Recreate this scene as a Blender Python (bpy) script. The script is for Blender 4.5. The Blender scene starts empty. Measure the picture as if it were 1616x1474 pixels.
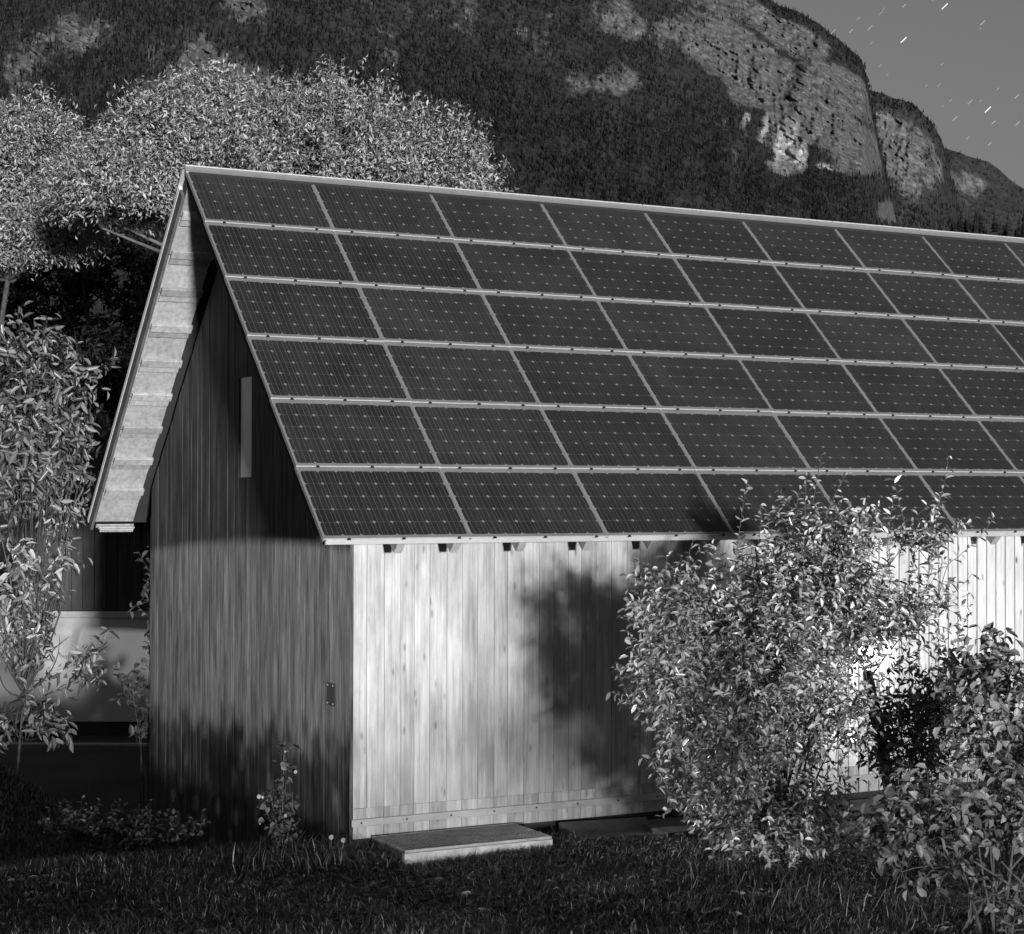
import bpy, bmesh, math, random
import numpy as np
from mathutils import Vector, Matrix

random.seed(7)
rng = np.random.default_rng(11)
sc = bpy.context.scene
col = sc.collection

# ------------------------------------------------------------------ camera
CAM = np.array([-5.323, -13.517, 2.908])
CR = np.array([0.8872368607429743, -0.4613110472188166, 0.001694300100634811])
CU = np.array([-0.0079056985153007, -0.011532549870364322, 0.9999022453342492])
CF = np.array([0.4612464123111826, 0.8871635238260004, 0.013879089404433444])
FPX = 2860.456
cam_data = bpy.data.cameras.new('camera')
cam_data.sensor_width = 36.0
cam_data.lens = 63.723
cam_data.clip_start = 0.1
cam_data.clip_end = 60000.0
cam = bpy.data.objects.new('camera', cam_data)
col.objects.link(cam)
M = Matrix(((CR[0], CU[0], -CF[0], CAM[0]), (CR[1], CU[1], -CF[1], CAM[1]), (CR[2], CU[2], -CF[2], CAM[2]), (0, 0, 0, 1)))
cam.matrix_world = M
sc.camera = cam

# ------------------------------------------------------------------ light
SUN_EL = math.radians(1.2)
SUN_AZ = math.radians(10.4)          # the light travels away from the camera and slightly to the right
SUN_DIR = Vector((math.sin(SUN_AZ) * math.cos(SUN_EL), math.cos(SUN_AZ) * math.cos(SUN_EL), -math.sin(SUN_EL)))
world = bpy.data.worlds.new('World')
sc.world = world
world.use_nodes = True
wn, wl = world.node_tree.nodes, world.node_tree.links
wn.clear()
sky = wn.new('ShaderNodeTexSky')
sky.sky_type = 'NISHITA'
sky.sun_disc = False
sky.sun_elevation = SUN_EL
sky.sun_rotation = math.radians(180 + 10.4)
sky.air_density = 1.25
sky.dust_density = 0.6
bw = wn.new('ShaderNodeRGBToBW')
bg = wn.new('ShaderNodeBackground')
bg.inputs['Strength'].default_value = 0.12
out = wn.new('ShaderNodeOutputWorld')
wl.new(sky.outputs[0], bw.inputs[0])
wl.new(bw.outputs[0], bg.inputs[0])
wl.new(bg.outputs[0], out.inputs[0])

sun_d = bpy.data.lights.new('sun', 'SUN')
sun_d.energy = 5.0
sun_d.angle = math.radians(3.3)
sun = bpy.data.objects.new('sun', sun_d)
sun.rotation_euler = SUN_DIR.to_track_quat('-Z', 'Y').to_euler()
col.objects.link(sun)

# unseen spot added at left, its cone edge tops the light on the gable
sp = bpy.data.lights.new('added_cutoff_spot', 'SPOT')
sp.energy = 4200
sp.spot_size = math.radians(158.0)
sp.spot_blend = 0.0
sp.shadow_soft_size = 0.06
spo = bpy.data.objects.new('added_cutoff_spot', sp)
spo.location = (-9.0, 2.0, 4.3)
col.objects.link(spo)

sc.view_settings.view_transform = 'Standard'
sc.view_settings.look = 'None'
sc.view_settings.exposure = 0.4
sc.view_settings.gamma = 1.0
sc.view_settings.use_curve_mapping = False
sc.cycles.max_bounces = 6
sc.cycles.transparent_max_bounces = 6

# ------------------------------------------------------------------ helpers
def unproject(x, y, z):
    "point of the place seen at photo pixel x, y, z metres in front of the camera"
    return CAM + (CF + CR * (x - 808) / FPX - CU * (y - 737) / FPX) * z

def tag(o, label=None, cat=None, group=None, kind=None):
    if label: o['label'] = label
    if cat: o['category'] = cat
    if group: o['group'] = group
    if kind: o['kind'] = kind
    return o

def empty(name, loc=(0, 0, 0), rz=0.0):
    o = bpy.data.objects.new(name, None)
    o.location = loc
    o.rotation_euler = (0, 0, rz)
    o.empty_display_size = 0.2
    col.objects.link(o)
    return o

def link(name, me, mat=None, parent=None, loc=None):
    if mat is not None and not me.materials:
        me.materials.append(mat)
    o = bpy.data.objects.new(name, me)
    if parent is not None: o.parent = parent
    if loc is not None: o.location = loc
    col.objects.link(o)
    return o

def np_mesh(name, V, polys_flat, sizes, smooth=False):
    me = bpy.data.meshes.new(name)
    V = np.asarray(V, dtype=np.float32)
    me.vertices.add(len(V))
    me.vertices.foreach_set('co', V.ravel())
    polys_flat = np.asarray(polys_flat, dtype=np.int32)
    sizes = np.asarray(sizes, dtype=np.int32)
    me.loops.add(len(polys_flat))
    me.loops.foreach_set('vertex_index', polys_flat)
    me.polygons.add(len(sizes))
    starts = np.zeros(len(sizes), dtype=np.int32)
    starts[1:] = np.cumsum(sizes)[:-1]
    me.polygons.foreach_set('loop_start', starts)
    me.polygons.foreach_set('loop_total', sizes)
    if smooth:
        me.polygons.foreach_set('use_smooth', np.ones(len(sizes), dtype=bool))
    me.update(calc_edges=True)
    me.validate()
    return me

class MB:
    "collects boxes and prisms into one mesh"
    def __init__(s):
        s.v, s.f, s.m = [], [], []
    def add(s, vs, fs, m=0):
        n = len(s.v)
        s.v += [tuple(map(float, q)) for q in vs]
        s.f += [tuple(n + i for i in q) for q in fs]
        s.m += [m] * len(fs)
        return s
    def box(s, a, b, m=0):
        x0, y0, z0 = a; x1, y1, z1 = b
        return s.add([(x0, y0, z0), (x1, y0, z0), (x1, y1, z0), (x0, y1, z0), (x0, y0, z1), (x1, y0, z1), (x1, y1, z1), (x0, y1, z1)],
                     [(0, 3, 2, 1), (4, 5, 6, 7), (0, 1, 5, 4), (1, 2, 6, 5), (2, 3, 7, 6), (3, 0, 4, 7)], m)
    def prism(s, prof, axis, lo, hi, m=0):
        "extrude a 2D profile along an axis (0 x, 1 y, 2 z)"
        n = len(prof); vs = []
        for t in (lo, hi):
            for p in prof:
                q = list(p); q.insert(axis, t); vs.append(q)
        fs = [tuple(range(n)), tuple(range(2 * n - 1, n - 1, -1))]
        for i in range(n):
            j = (i + 1) % n
            fs.append((i, i + n, j + n, j))
        return s.add(vs, fs, m)
    def cyl(s, c, r, h, axis=1, n=10, m=0):
        prof = [(r * math.cos(2 * math.pi * i / n), r * math.sin(2 * math.pi * i / n)) for i in range(n)]
        o = [c[i] for i in range(3) if i != axis]
        return s.prism([(p[0] + o[0], p[1] + o[1]) for p in prof], axis, c[axis], c[axis] + h, m)
    def mesh(s, name, mats=(), bevel=0.0):
        me = bpy.data.meshes.new(name)
        me.from_pydata(s.v, [], s.f)
        for mt in mats: me.materials.append(mt)
        me.polygons.foreach_set('material_index', s.m)
        bm = bmesh.new(); bm.from_mesh(me)
        bmesh.ops.recalc_face_normals(bm, faces=bm.faces)
        if bevel:
            bmesh.ops.bevel(bm, geom=list(bm.edges), offset=bevel, segments=1, affect='EDGES')
        bm.to_mesh(me); bm.free()
        me.update()
        return me
    def obj(s, name, mat, parent=None, loc=None, bevel=0.0):
        mats = mat if isinstance(mat, (list, tuple)) else [mat]
        return link(name, s.mesh(name, mats, bevel), None, parent, loc)

# value noise ---------------------------------------------------------------
_perm = rng.random((512, 512))
def vnoise(x, y):
    xi = np.floor(x).astype(int); yi = np.floor(y).astype(int)
    fx = x - xi; fy = y - yi
    fx = fx * fx * (3 - 2 * fx); fy = fy * fy * (3 - 2 * fy)
    a = _perm[xi % 512, yi % 512]; b = _perm[(xi + 1) % 512, yi % 512]
    c = _perm[xi % 512, (yi + 1) % 512]; d = _perm[(xi + 1) % 512, (yi + 1) % 512]
    return (a * (1 - fx) + b * fx) * (1 - fy) + (c * (1 - fx) + d * fx) * fy
def fbm(x, y, o=4):
    s = 0; a = .5; t = 0
    for i in range(o):
        s = s + a * vnoise(x * 2 ** i + 17.3 * i, y * 2 ** i + 5.1 * i); t += a; a *= .5
    return s / t
def sstep(x, a, b):
    t = np.clip((x - a) / (b - a), 0, 1)
    return t * t * (3 - 2 * t)

# ------------------------------------------------------------------ materials
class NT:
    def __init__(s, name):
        s.mat = bpy.data.materials.new(name)
        s.mat.use_nodes = True
        s.n = s.mat.node_tree.nodes; s.l = s.mat.node_tree.links
        s.b = s.n['Principled BSDF']
        s.b.inputs['Specular IOR Level'].default_value = 0.3
    def node(s, t, **k):
        o = s.n.new(t)
        for a, v in k.items(): setattr(o, a, v)
        return o
    def ln(s, a, b): s.l.new(a, b)
    def coords(s, scale=(1, 1, 1), src='Object', randomise=False):
        tc = s.node('ShaderNodeTexCoord'); mp = s.node('ShaderNodeMapping')
        mp.inputs['Scale'].default_value = scale
        s.ln(tc.outputs[src], mp.inputs['Vector'])
        if randomise:
            oi = s.node('ShaderNodeObjectInfo'); mu = s.node('ShaderNodeMath', operation='MULTIPLY')
            mu.inputs[1].default_value = 91.7
            s.ln(oi.outputs['Random'], mu.inputs[0])
            cb = s.node('ShaderNodeCombineXYZ')
            for i in range(3): s.ln(mu.outputs[0], cb.inputs[i])
            s.ln(cb.outputs[0], mp.inputs['Location'])
        return mp.outputs[0]
    def noise(s, vec, scale, detail=4, rough=.55):
        n = s.node('ShaderNodeTexNoise')
        n.inputs['Scale'].default_value = scale; n.inputs['Detail'].default_value = detail
        n.inputs['Roughness'].default_value = rough
        if vec is not None: s.ln(vec, n.inputs['Vector'])
        return n.outputs['Fac']
    def ramp(s, fac, stops):
        r = s.node('ShaderNodeValToRGB')
        el = r.color_ramp.elements
        while len(el) < len(stops): el.new(.5)
        for e, (p, v) in zip(el, stops):
            e.position = p; e.color = (v, v, v, 1)
        s.ln(fac, r.inputs[0])
        return r.outputs[0]
    def mix(s, a, b, fac, mode='MIX'):
        m = s.node('ShaderNodeMix', data_type='RGBA', blend_type=mode)
        for sock, v in ((m.inputs[0], fac), (m.inputs[6], a), (m.inputs[7], b)):
            if isinstance(v, (int, float)):
                sock.default_value = v if sock.type == 'VALUE' else (v, v, v, 1)
            else: s.ln(v, sock)
        return m.outputs[2]
    def base(s, v):
        if isinstance(v, (int, float)): s.b.inputs['Base Color'].default_value = (v, v, v, 1)
        else: s.ln(v, s.b.inputs['Base Color'])
    def rough(s, v): s.b.inputs['Roughness'].default_value = v
    def bump(s, h, dist, strength=1.0):
        b = s.node('ShaderNodeBump'); b.inputs['Distance'].default_value = dist; b.inputs['Strength'].default_value = strength
        s.ln(h, b.inputs['Height']); s.ln(b.outputs[0], s.b.inputs['Normal'])

def wood(name, lo, hi, grain=1.0, knots=0.5, stain=0.3, rough=.75, var=(.72, .95, 1.12)):
    m = NT(name)
    v = m.coords((18 * grain, 18 * grain, .55), 'Object', True)
    g = m.noise(v, 3.0, 6, .65)
    tone = m.ramp(g, [(.3, lo), (.7, hi)])
    oi = m.node('ShaderNodeObjectInfo')
    per = m.ramp(oi.outputs['Random'], [(0, var[0]), (.5, var[1]), (1, var[2])])
    c = m.mix(tone, per, 1.0, 'MULTIPLY')
    v2 = m.coords((3.0, 3.0, .9), 'Object', True)
    st = m.ramp(m.noise(v2, 1.6, 5, .6), [(.35, 1 - stain), (.6, 1.0)])
    c = m.mix(c, st, 1.0, 'MULTIPLY')
    v3 = m.coords((9, 9, 3.2), 'Object', True)
    vo = m.node('ShaderNodeTexVoronoi'); vo.inputs['Scale'].default_value = 1.0
    m.ln(v3, vo.inputs['Vector'])
    kn = m.ramp(vo.outputs['Distance'], [(.05, 1 - knots), (.16, 1.0)])
    c = m.mix(c, kn, 1.0, 'MULTIPLY')
    m.base(c); m.rough(rough)
    m.bump(g, .002, .6)
    return m.mat

def plain(name, v, rough=.6, metal=0.0, var=.12, scale=6.0, bump=0.0):
    m = NT(name)
    n = m.noise(m.coords((1, 1, 1)), scale, 5, .6)
    m.base(m.ramp(n, [(.3, v * (1 - var)), (.7, min(1, v * (1 + var)))]))
    m.rough(rough); m.b.inputs['Metallic'].default_value = metal
    if bump: m.bump(n, bump, .8)
    return m.mat

def leafy(name, lo, hi, rough=.45, transl=.25, spec=.4, stops=None):
    m = NT(name)
    ge = m.node('ShaderNodeNewGeometry')
    tone = m.ramp(ge.outputs['Random Per Island'], stops or [(0, lo), (.6, (lo + hi) / 2), (1, hi)])
    m.base(tone); m.rough(rough); m.b.inputs['Specular IOR Level'].default_value = spec
    tr = m.node('ShaderNodeBsdfTranslucent'); m.ln(tone, tr.inputs[0])
    mx = m.node('ShaderNodeMixShader'); mx.inputs[0].default_value = transl
    o = m.n['Material Output']
    m.ln(m.b.outputs[0], mx.inputs[1]); m.ln(tr.outputs[0], mx.inputs[2]); m.ln(mx.outputs[0], o.inputs[0])
    return m.mat

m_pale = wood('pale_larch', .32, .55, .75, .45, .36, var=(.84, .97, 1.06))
m_pale_right = wood('lit_right_board', .40, .64, .7, .85, .25, var=(.8, 1, 1.05))  # right boards toned lighter to stand for the stronger light there
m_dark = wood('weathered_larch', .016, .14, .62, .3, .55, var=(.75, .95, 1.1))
m_soffit = wood('soffit_board', .26, .46, .45, .0, .16, .5)
m_back = plain('dark_board', .03, .9)
m_rafter = wood('rafter_timber', .26, .4, 1.0, .2, .2)
m_alu = plain('aluminium', .40, .42, .6, .1, 12)
m_alu_lip = plain('bright_aluminium', .46, .4, .3, .08, 20)
m_zinc = plain('zinc_sheet', .45, .45, .5, .2, 5)
m_rubber = plain('black_rubber', .012, .7)
m_iron = plain('black_iron', .02, .4)
m_conc = plain('concrete', .46, .85, 0, .35, 5, .002)
m_conc_d = plain('dark_concrete', .09, .9, 0, .4, 4, .003)  # concrete in a darker tone
m_galv = plain('galvanised_grating', .44, .5, .5, .25, 9)
m_render = plain('white_render', .45, .9, 0, .06, 2)
m_dkwall = plain('dark_cladding', .035, .9, 0, .3, 2)
m_bark = plain('bark', .05, .9, 0, .5, 14, .01)
m_bark_pale = plain('pale_bark', .11, .8, 0, .4, 14, .004)
m_petal = plain('petal', .34, .7)

# solar cells: dark silicon under glass
mm = NT('solar_cell')
nn = mm.noise(mm.coords((30, 1.0, 1), 'Object', True), 2.0, 3)
oi = mm.node('ShaderNodeObjectInfo')
t = mm.ramp(nn, [(.3, .015), (.75, .027)])
t = mm.mix(t, mm.ramp(oi.outputs['Random'], [(0, .85), (1, 1.25)]), 1.0, 'MULTIPLY')
du = mm.ramp(mm.noise(mm.coords((1, 1, 1), 'Object', True), 1.7, 5, .65), [(.35, .78), (.65, 1.3)])
t = mm.mix(t, du, 1.0, 'MULTIPLY')
mm.base(t); mm.rough(.28); mm.b.inputs['Specular IOR Level'].default_value = .5
m_cell = mm.mat
m_sheet = plain('panel_backing', .16, .3)
m_busbar = plain('busbar', .13, .35)

# ------------------------------------------------------------------ ground
def ground_h(x, y):
    x = np.asarray(x, float); y = np.asarray(y, float)
    d = np.clip(y - 1.2, 0, None)
    drop = np.where(d < 5.6, .2 * d, 1.12 + 0 * d)
    h = -.15 - drop
    h = h + .07 * (fbm(x * .45 + 40, y * .45 + 40, 3) - .5)
    return h
ax = np.concatenate([-np.geomspace(30, 12000, 26)[::-1], np.arange(-20, 22, .3), np.geomspace(30, 12000, 26)])
ay = np.concatenate([-np.geomspace(30, 12000, 22)[::-1], np.arange(-20, 40, .3), np.geomspace(48, 14000, 26)])
GX, GY = np.meshgrid(ax, ay, indexing='ij')
GZ = ground_h(GX, GY)
nx, ny = GX.shape
def grid_faces(nx, ny):
    i, j = np.meshgrid(np.arange(nx - 1), np.arange(ny - 1), indexing='ij')
    a = (i * ny + j).ravel()
    return np.stack([a, a + ny, a + ny + 1, a + 1], 1)
gf = grid_faces(nx, ny)
g = NT('lawn_soil')
n1 = g.noise(g.coords((1, 1, 1)), .8, 6); n2 = g.noise(g.coords((1, 1, 1)), 26, 4)
g.base(g.mix(g.ramp(n1, [(.3, .022), (.7, .05)]), g.ramp(n2, [(.3, .55), (.7, 1.3)]), 1.0, 'MULTIPLY'))
g.rough(.95); g.bump(n2, .03, .9)
ground = link('ground', np_mesh('ground', np.stack([GX, GY, GZ], -1).reshape(-1, 3), gf.ravel(), np.full(len(gf), 4), True), g.mat)
tag(ground, 'dark lawn ground falling away behind the barn', kind='structure')

# ------------------------------------------------------------------ barn
TH = math.radians(43.825); CT, ST = math.cos(TH), math.sin(TH)
EZ = 2.539            # eave height of the panel plane
PW, PH = 1.31, .8498
WY = .725             # front wall face
GX0 = .54             # gable face
LT = 12 * PH * CT     # eave to eave
NCOL = 10
XE = PW * NCOL
RIDGE_Y, RIDGE_Z = LT / 2, EZ + 6 * PH * ST
BACK_Y = LT - WY

barn = empty('barn', (GX0, WY, 0))
tag(barn, 'long timber barn with a steep roof covered in dark solar panels', 'barn')
def bpart(mb, name, mat, parent=None, bevel=0.0):
    "part of the barn built in world coordinates"
    o = mb.obj(name, mat, parent or barn, None, bevel)
    if parent is None: o.location = (-GX0, -WY, 0)
    return o

# inner shell that closes the joints
core = MB()
core.box((GX0 + .035, WY + .03, -1.6), (XE - .5, WY + .09, EZ + .35))
core.box((GX0 + .035, BACK_Y - .09, -1.6), (XE - .5, BACK_Y - .03, EZ + .35))
gz = lambda y: EZ + (min(y, LT - y)) * math.tan(TH) - .2
for xa in (GX0 + .035, XE - .6):
    core.prism([(WY + .092, -1.6), (BACK_Y - .092, -1.6), (BACK_Y - .092, gz(WY + .092)), (LT / 2, gz(LT / 2)), (WY + .092, gz(WY + .092))], 0, xa, xa + .06)
bpart(core, 'inner_wall', m_back)

# long wall boards, each its own board: built around its own origin so that grain follows the board
def board_mesh(name, w, h, t, mat, ch=.002):
    mb = MB()
    mb.prism([(-w / 2, t), (-w / 2, ch), (-w / 2 + ch, 0), (w / 2 - ch, 0), (w / 2, ch), (w / 2, t)], 2, 0, h)
    return mb.mesh(name, [mat])
x = GX0 + .004; k = 0
variants = {}
ZB, ZJ = -.03, .229
while x < XE - .6:
    right = x > 5.35
    w = .110 if right else random.choice((.13, .145, .15, .15, .16, .17))
    gap = .016 if right else .0025
    key = (w, right)
    if key not in variants:
        variants[key] = board_mesh('wall_board', w, EZ + .42 - ZJ, .026, m_pale_right if right else m_pale)
        variants[(w, right, 's')] = board_mesh('skirting_board', w, ZJ - ZB - .003, .022, m_pale)
    o = link('wall_board', variants[key], None, barn, (x + w / 2 - GX0, random.uniform(-.0025, .0025), ZJ))
    o.rotation_euler = (0, 0, random.uniform(-.006, .006))
    o = link('skirting_board', variants[(w, right, 's')], None, barn, (x + w / 2 - GX0, .006 + random.uniform(-.001, .001), ZB))
    x += w + gap; k += 1
    if right and k % 2 == 0 and False: break
# pale battens seen in the open joints of the right hand boards
bt = MB(); bt.box((5.3, WY + .0285, ZJ), (XE - .6, WY + .0295, EZ + .35))
bpart(bt, 'joint_lining', plain('pale_lining', .7, .8))

# steel rail along the foot of the wall with bolts
rail = MB().box((.553, WY - .02, .078), (XE - .6, WY - .004, .138))
rail_o = bpart(rail, 'base_rail', m_zinc, None, .002)
rail.box((.545, WY - .021, .077), (.5525, WY - .003, .139))
bolt = MB().cyl((0, -.008, 0), .008, .008, 1, 8).mesh('bolt', [m_iron])
bx = .64
while bx < 9.5:
    link('bolt', bolt, None, rail_o, (bx, WY - .0205, .108)); bx += .42
end = MB().box((.541, WY - .021, .078), (.5525, WY + .004, .138)); bpart(end, 'rail_end', m_rubber)
# plinth below the boards
bpart(MB().box((GX0 + .05, WY + .05, -.6), (XE - .6, WY + .16, -.035)), 'plinth', m_conc_d)

# gable boards following the roof slope, running down to the falling ground
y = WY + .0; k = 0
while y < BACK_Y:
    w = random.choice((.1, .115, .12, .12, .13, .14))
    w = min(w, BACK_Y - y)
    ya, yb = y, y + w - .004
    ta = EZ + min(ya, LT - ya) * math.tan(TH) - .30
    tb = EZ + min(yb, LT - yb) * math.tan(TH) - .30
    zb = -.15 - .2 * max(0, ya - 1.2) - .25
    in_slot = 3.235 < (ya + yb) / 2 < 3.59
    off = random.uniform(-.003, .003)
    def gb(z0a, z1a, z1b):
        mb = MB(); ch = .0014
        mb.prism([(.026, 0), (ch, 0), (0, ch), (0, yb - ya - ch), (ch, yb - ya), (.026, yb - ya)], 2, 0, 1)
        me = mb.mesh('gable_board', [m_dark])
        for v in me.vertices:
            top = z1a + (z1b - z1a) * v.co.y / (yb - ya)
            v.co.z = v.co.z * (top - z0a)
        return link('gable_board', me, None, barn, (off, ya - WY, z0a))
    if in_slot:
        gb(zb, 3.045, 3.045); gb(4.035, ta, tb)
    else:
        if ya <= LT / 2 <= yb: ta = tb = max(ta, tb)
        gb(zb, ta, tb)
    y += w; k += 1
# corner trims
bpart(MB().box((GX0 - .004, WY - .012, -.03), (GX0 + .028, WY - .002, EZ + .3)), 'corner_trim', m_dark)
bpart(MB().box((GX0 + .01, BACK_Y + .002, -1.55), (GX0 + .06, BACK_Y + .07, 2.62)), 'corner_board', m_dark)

# slot window: flush pane, its pale colour standing in for reflected sky
slot = bpart(MB().box((GX0 + .004, 3.247, 3.05), (GX0 + .02, 3.578, 4.03)), 'slot_window', plain('sky_tone_pane', .62, .25, 0, .1, 4))
slot.location.x += .006
for (ya, yb, za, zb2) in ((3.240, 3.2465, 3.046, 4.034), (3.5785, 3.585, 3.046, 4.034), (3.2505, 3.5745, 3.041, 3.0495), (3.2505, 3.5745, 4.0305, 4.038)):
    q = bpart(MB().box((GX0 - .003, ya, za), (GX0 + .03, yb, zb2)), 'window_frame', m_dark, slot, .002); q.location = (0, 0, 0)
# black latch plate with four screws
lp = bpart(MB().box((GX0 - .012, 1.05, 1.06), (GX0 - .002, 1.22, 1.255)), 'latch_plate', m_iron, None, .002)
scr = MB().cyl((-.004, 0, 0), .008, .004, 0, 8).mesh('screw', [m_alu])
for yy in (1.075, 1.195):
    for zz in (1.08, 1.235): link('screw', scr, None, lp, (GX0 - .012, yy, zz))

# roof: frame of reference along the slope
def slope_pt(x, s, n, side=0):
    "x along the ridge, s metres up the slope from the eave, n metres off the panel plane"
    yy = s * CT - n * ST; zz = EZ + s * ST + n * CT
    return (x, yy if side == 0 else LT - yy, zz)
SL = 6 * PH
def slab(mb, x0, x1, s0, s1, n0, n1, side=0, m=0):
    vs = [slope_pt(xx, ss, nn, side) for nn in (n0, n1) for (xx, ss) in ((x0, s0), (x1, s0), (x1, s1), (x0, s1))]
    return mb.add(vs, [(0, 1, 2, 3), (4, 7, 6, 5), (0, 4, 5, 1), (1, 5, 6, 2), (2, 6, 7, 3), (3, 7, 4, 0)], m)
deck = MB()
slab(deck, .03, XE - .02, .06, SL - .02, -.13, -.05, 0)
bpart(deck, 'roof_deck', m_back)
deck2 = MB(); slab(deck2, .02, XE - .02, .12, SL + .02, -.10, -.02, 1)
bpart(deck2, 'rear_roof', m_back)
ver = MB(); slab(ver, -.012, .018, .07, SL - .22, -.165, -.045, 1); bpart(ver, 'verge_board', plain('verge_board', .10, .7, 0, .3, 6))
ver = MB(); slab(ver, -.016, .022, .06, SL - .22, -.043, .012, 1)
bpart(ver, 'verge_trim', plain('painted_trim', .72, .5))

# soffit of the rear slope overhanging the gable: plates with pairs of battens
NB = 10
pitch = (SL - .15) / NB
for i in range(NB):
    s0 = .15 + i * pitch
    p = MB(); slab(p, .035, .475, s0 + .012, s0 + pitch - .012, -.125, -.104, 1)
    bpart(p, 'soffit_plate', m_soffit, None, .003)
    if i:
        for (a, b, n) in ((-.095, -.012, -.150), (-.008, .085, -.168)):
            q = MB(); slab(q, .045, .485 - (.012 if a < -.05 else 0), s0 + a, s0 + b, n, -.127, 1)
            bpart(q, 'soffit_batten', m_soffit, None, .004)
for zz_, nn_, dd in ((.0, -.128, .05), (-.05, -.15, .045), (.02, -.17, .03)):
    q = MB(); slab(q, .05 + abs(zz_), .49, zz_ + .08, zz_ + dd + .08, nn_ - .02, nn_, 1); bpart(q, 'eave_batten', m_soffit, None, .004)

# rafter tails below the front eave
for xr in (.82, 1.34, 1.97, 2.63, 3.30, 3.97, 4.65, 5.33, 6.0, 6.67, 7.33, 8.0, 8.67, 9.34):
    q = MB(); slab(q, xr - .036, xr + .036, .165, 1.3, -.362, -.135, 0)
    bpart(q, 'rafter', m_rafter, None, .003)
# eave trim: light metal profile below the lowest row
q = MB()
q.prism([(-.006, EZ - .054), (.030, EZ - .054), (.030, EZ - .006), (-.006, EZ - .006)], 0, .035, XE)
bpart(q, 'eave_trim', plain('eave_metal', .36, .5, .2, .1, 8), None, .003)

# solar panels: one mesh set shared by 60 panels
NX, NY = 8, 5
CW = PW / 8.27
LIFT = .014
mat_frames = [m_alu, m_alu_lip]
fr = MB()
def tilt(pts): return [(p[0], p[1], p[2] + LIFT * (1 - p[1] / PH)) for p in pts]
def tbox(mb, a, b, m=0):
    x0, y0, z0 = a; x1, y1, z1 = b
    vs = [(x0, y0, z0), (x1, y0, z0), (x1, y1, z0), (x0, y1, z0), (x0, y0, z1), (x1, y0, z1), (x1, y1, z1), (x0, y1, z1)]
    mb.add(tilt(vs), [(0, 3, 2, 1), (4, 5, 6, 7), (0, 1, 5, 4), (1, 2, 6, 5), (2, 3, 7, 6), (3, 0, 4, 7)], m)
lam = MB(); tbox(lam, (.004, -.02, -.008), (PW - .004, PH + .03, 0))
me_lam = lam.mesh('solar_panel', [m_sheet])
tbox(fr, (0, -.022, -.03), (.0105, PH - .002, .006))
me_frame = fr.mesh('side_frame', [m_alu])
lip = MB()
lip.add([(.0, -.0255, LIFT - .007), (PW, -.0255, LIFT - .007), (PW, -.0225, LIFT + .001), (0, -.0225, LIFT + .001), (0, -.018, LIFT + .001), (PW, -.018, LIFT + .001), (PW, -.018, LIFT - .007), (0, -.018, LIFT - .007)],
        [(0, 1, 2, 3), (3, 2, 5, 4), (0, 3, 4, 7), (1, 6, 5, 2), (7, 6, 1, 0)])
me_lip = lip.mesh('bottom_lip', [m_alu_lip])
cells = MB()
mx = (PW - NX * CW) / 2; my = .062
CH = (PH - my - .02) / NY
cc = .016
for i in range(NX):
    for j in range(NY):
        x0, x1 = mx + i * CW + .0012, mx + (i + 1) * CW - .0012
        y0, y1 = .012 + j * CH + .0012, .012 + (j + 1) * CH - .0012
        oc = [(x0 + cc, y0), (x1 - cc, y0), (x1, y0 + cc), (x1, y1 - cc), (x1 - cc, y1), (x0 + cc, y1), (x0, y1 - cc), (x0, y0 + cc)]
        lo = [(a, b, .0005) for a, b in oc]; hi = [(a, b, .0015) for a, b in oc]
        cells.add(tilt(lo + hi), [tuple(range(8, 16))] + [(q, (q + 1) % 8, 8 + (q + 1) % 8, 8 + q) for q in range(8)])
me_cells = cells.mesh('solar_cells', [m_cell])
bus = MB()
for i in range(NX):
    for f_ in (.2, .5, .8):
        xx = mx + (i + f_) * CW
        bus.add(tilt([(xx - .0011, .014, .0022), (xx + .0011, .014, .0022), (xx + .0011, .012 + NY * CH, .0022), (xx - .0011, .012 + NY * CH, .0022)]), [(0, 1, 2, 3)])
me_bus = bus.mesh('busbars', [m_busbar])
clip_a = MB()
clip_a.prism([(-.016, -.002), (.016, -.002), (.009, .012), (-.009, .012)], 2, -.01, .004)
me_clip = clip_a.mesh('clip', [m_rubber])
ROT = Matrix.Rotation(TH, 4, 'X')
for ci in range(NCOL):
    for rj in range(6):                       # row 0 at the eave
        sx = ci * PW
        p = link('solar_panel', me_lam, None, barn)
        loc = Vector(slope_pt(sx, rj * PH, random.uniform(-.002, .002))) - Vector((GX0, WY, 0))
        p.matrix_local = Matrix.Translation(loc) @ ROT @ Matrix.Rotation(random.uniform(-.003, .003), 4, 'Y') @ Matrix.Rotation(random.uniform(-.003, .003), 4, 'X')
        for fx_ in (0, PW - .0105): link('side_frame', me_frame, None, p, (fx_, 0, 0))
        link('bottom_lip', me_lip, None, p)
        tag(link('solar_cells', me_cells, None, p), kind='stuff')
        tag(link('busbars', me_bus, None, p), kind='stuff')
        for cx in ((.19, .68, 1.13) if rj else (.22, .70, 1.20)):
            link('clip', me_clip, None, p, (cx, -.03, LIFT + .001))

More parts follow.
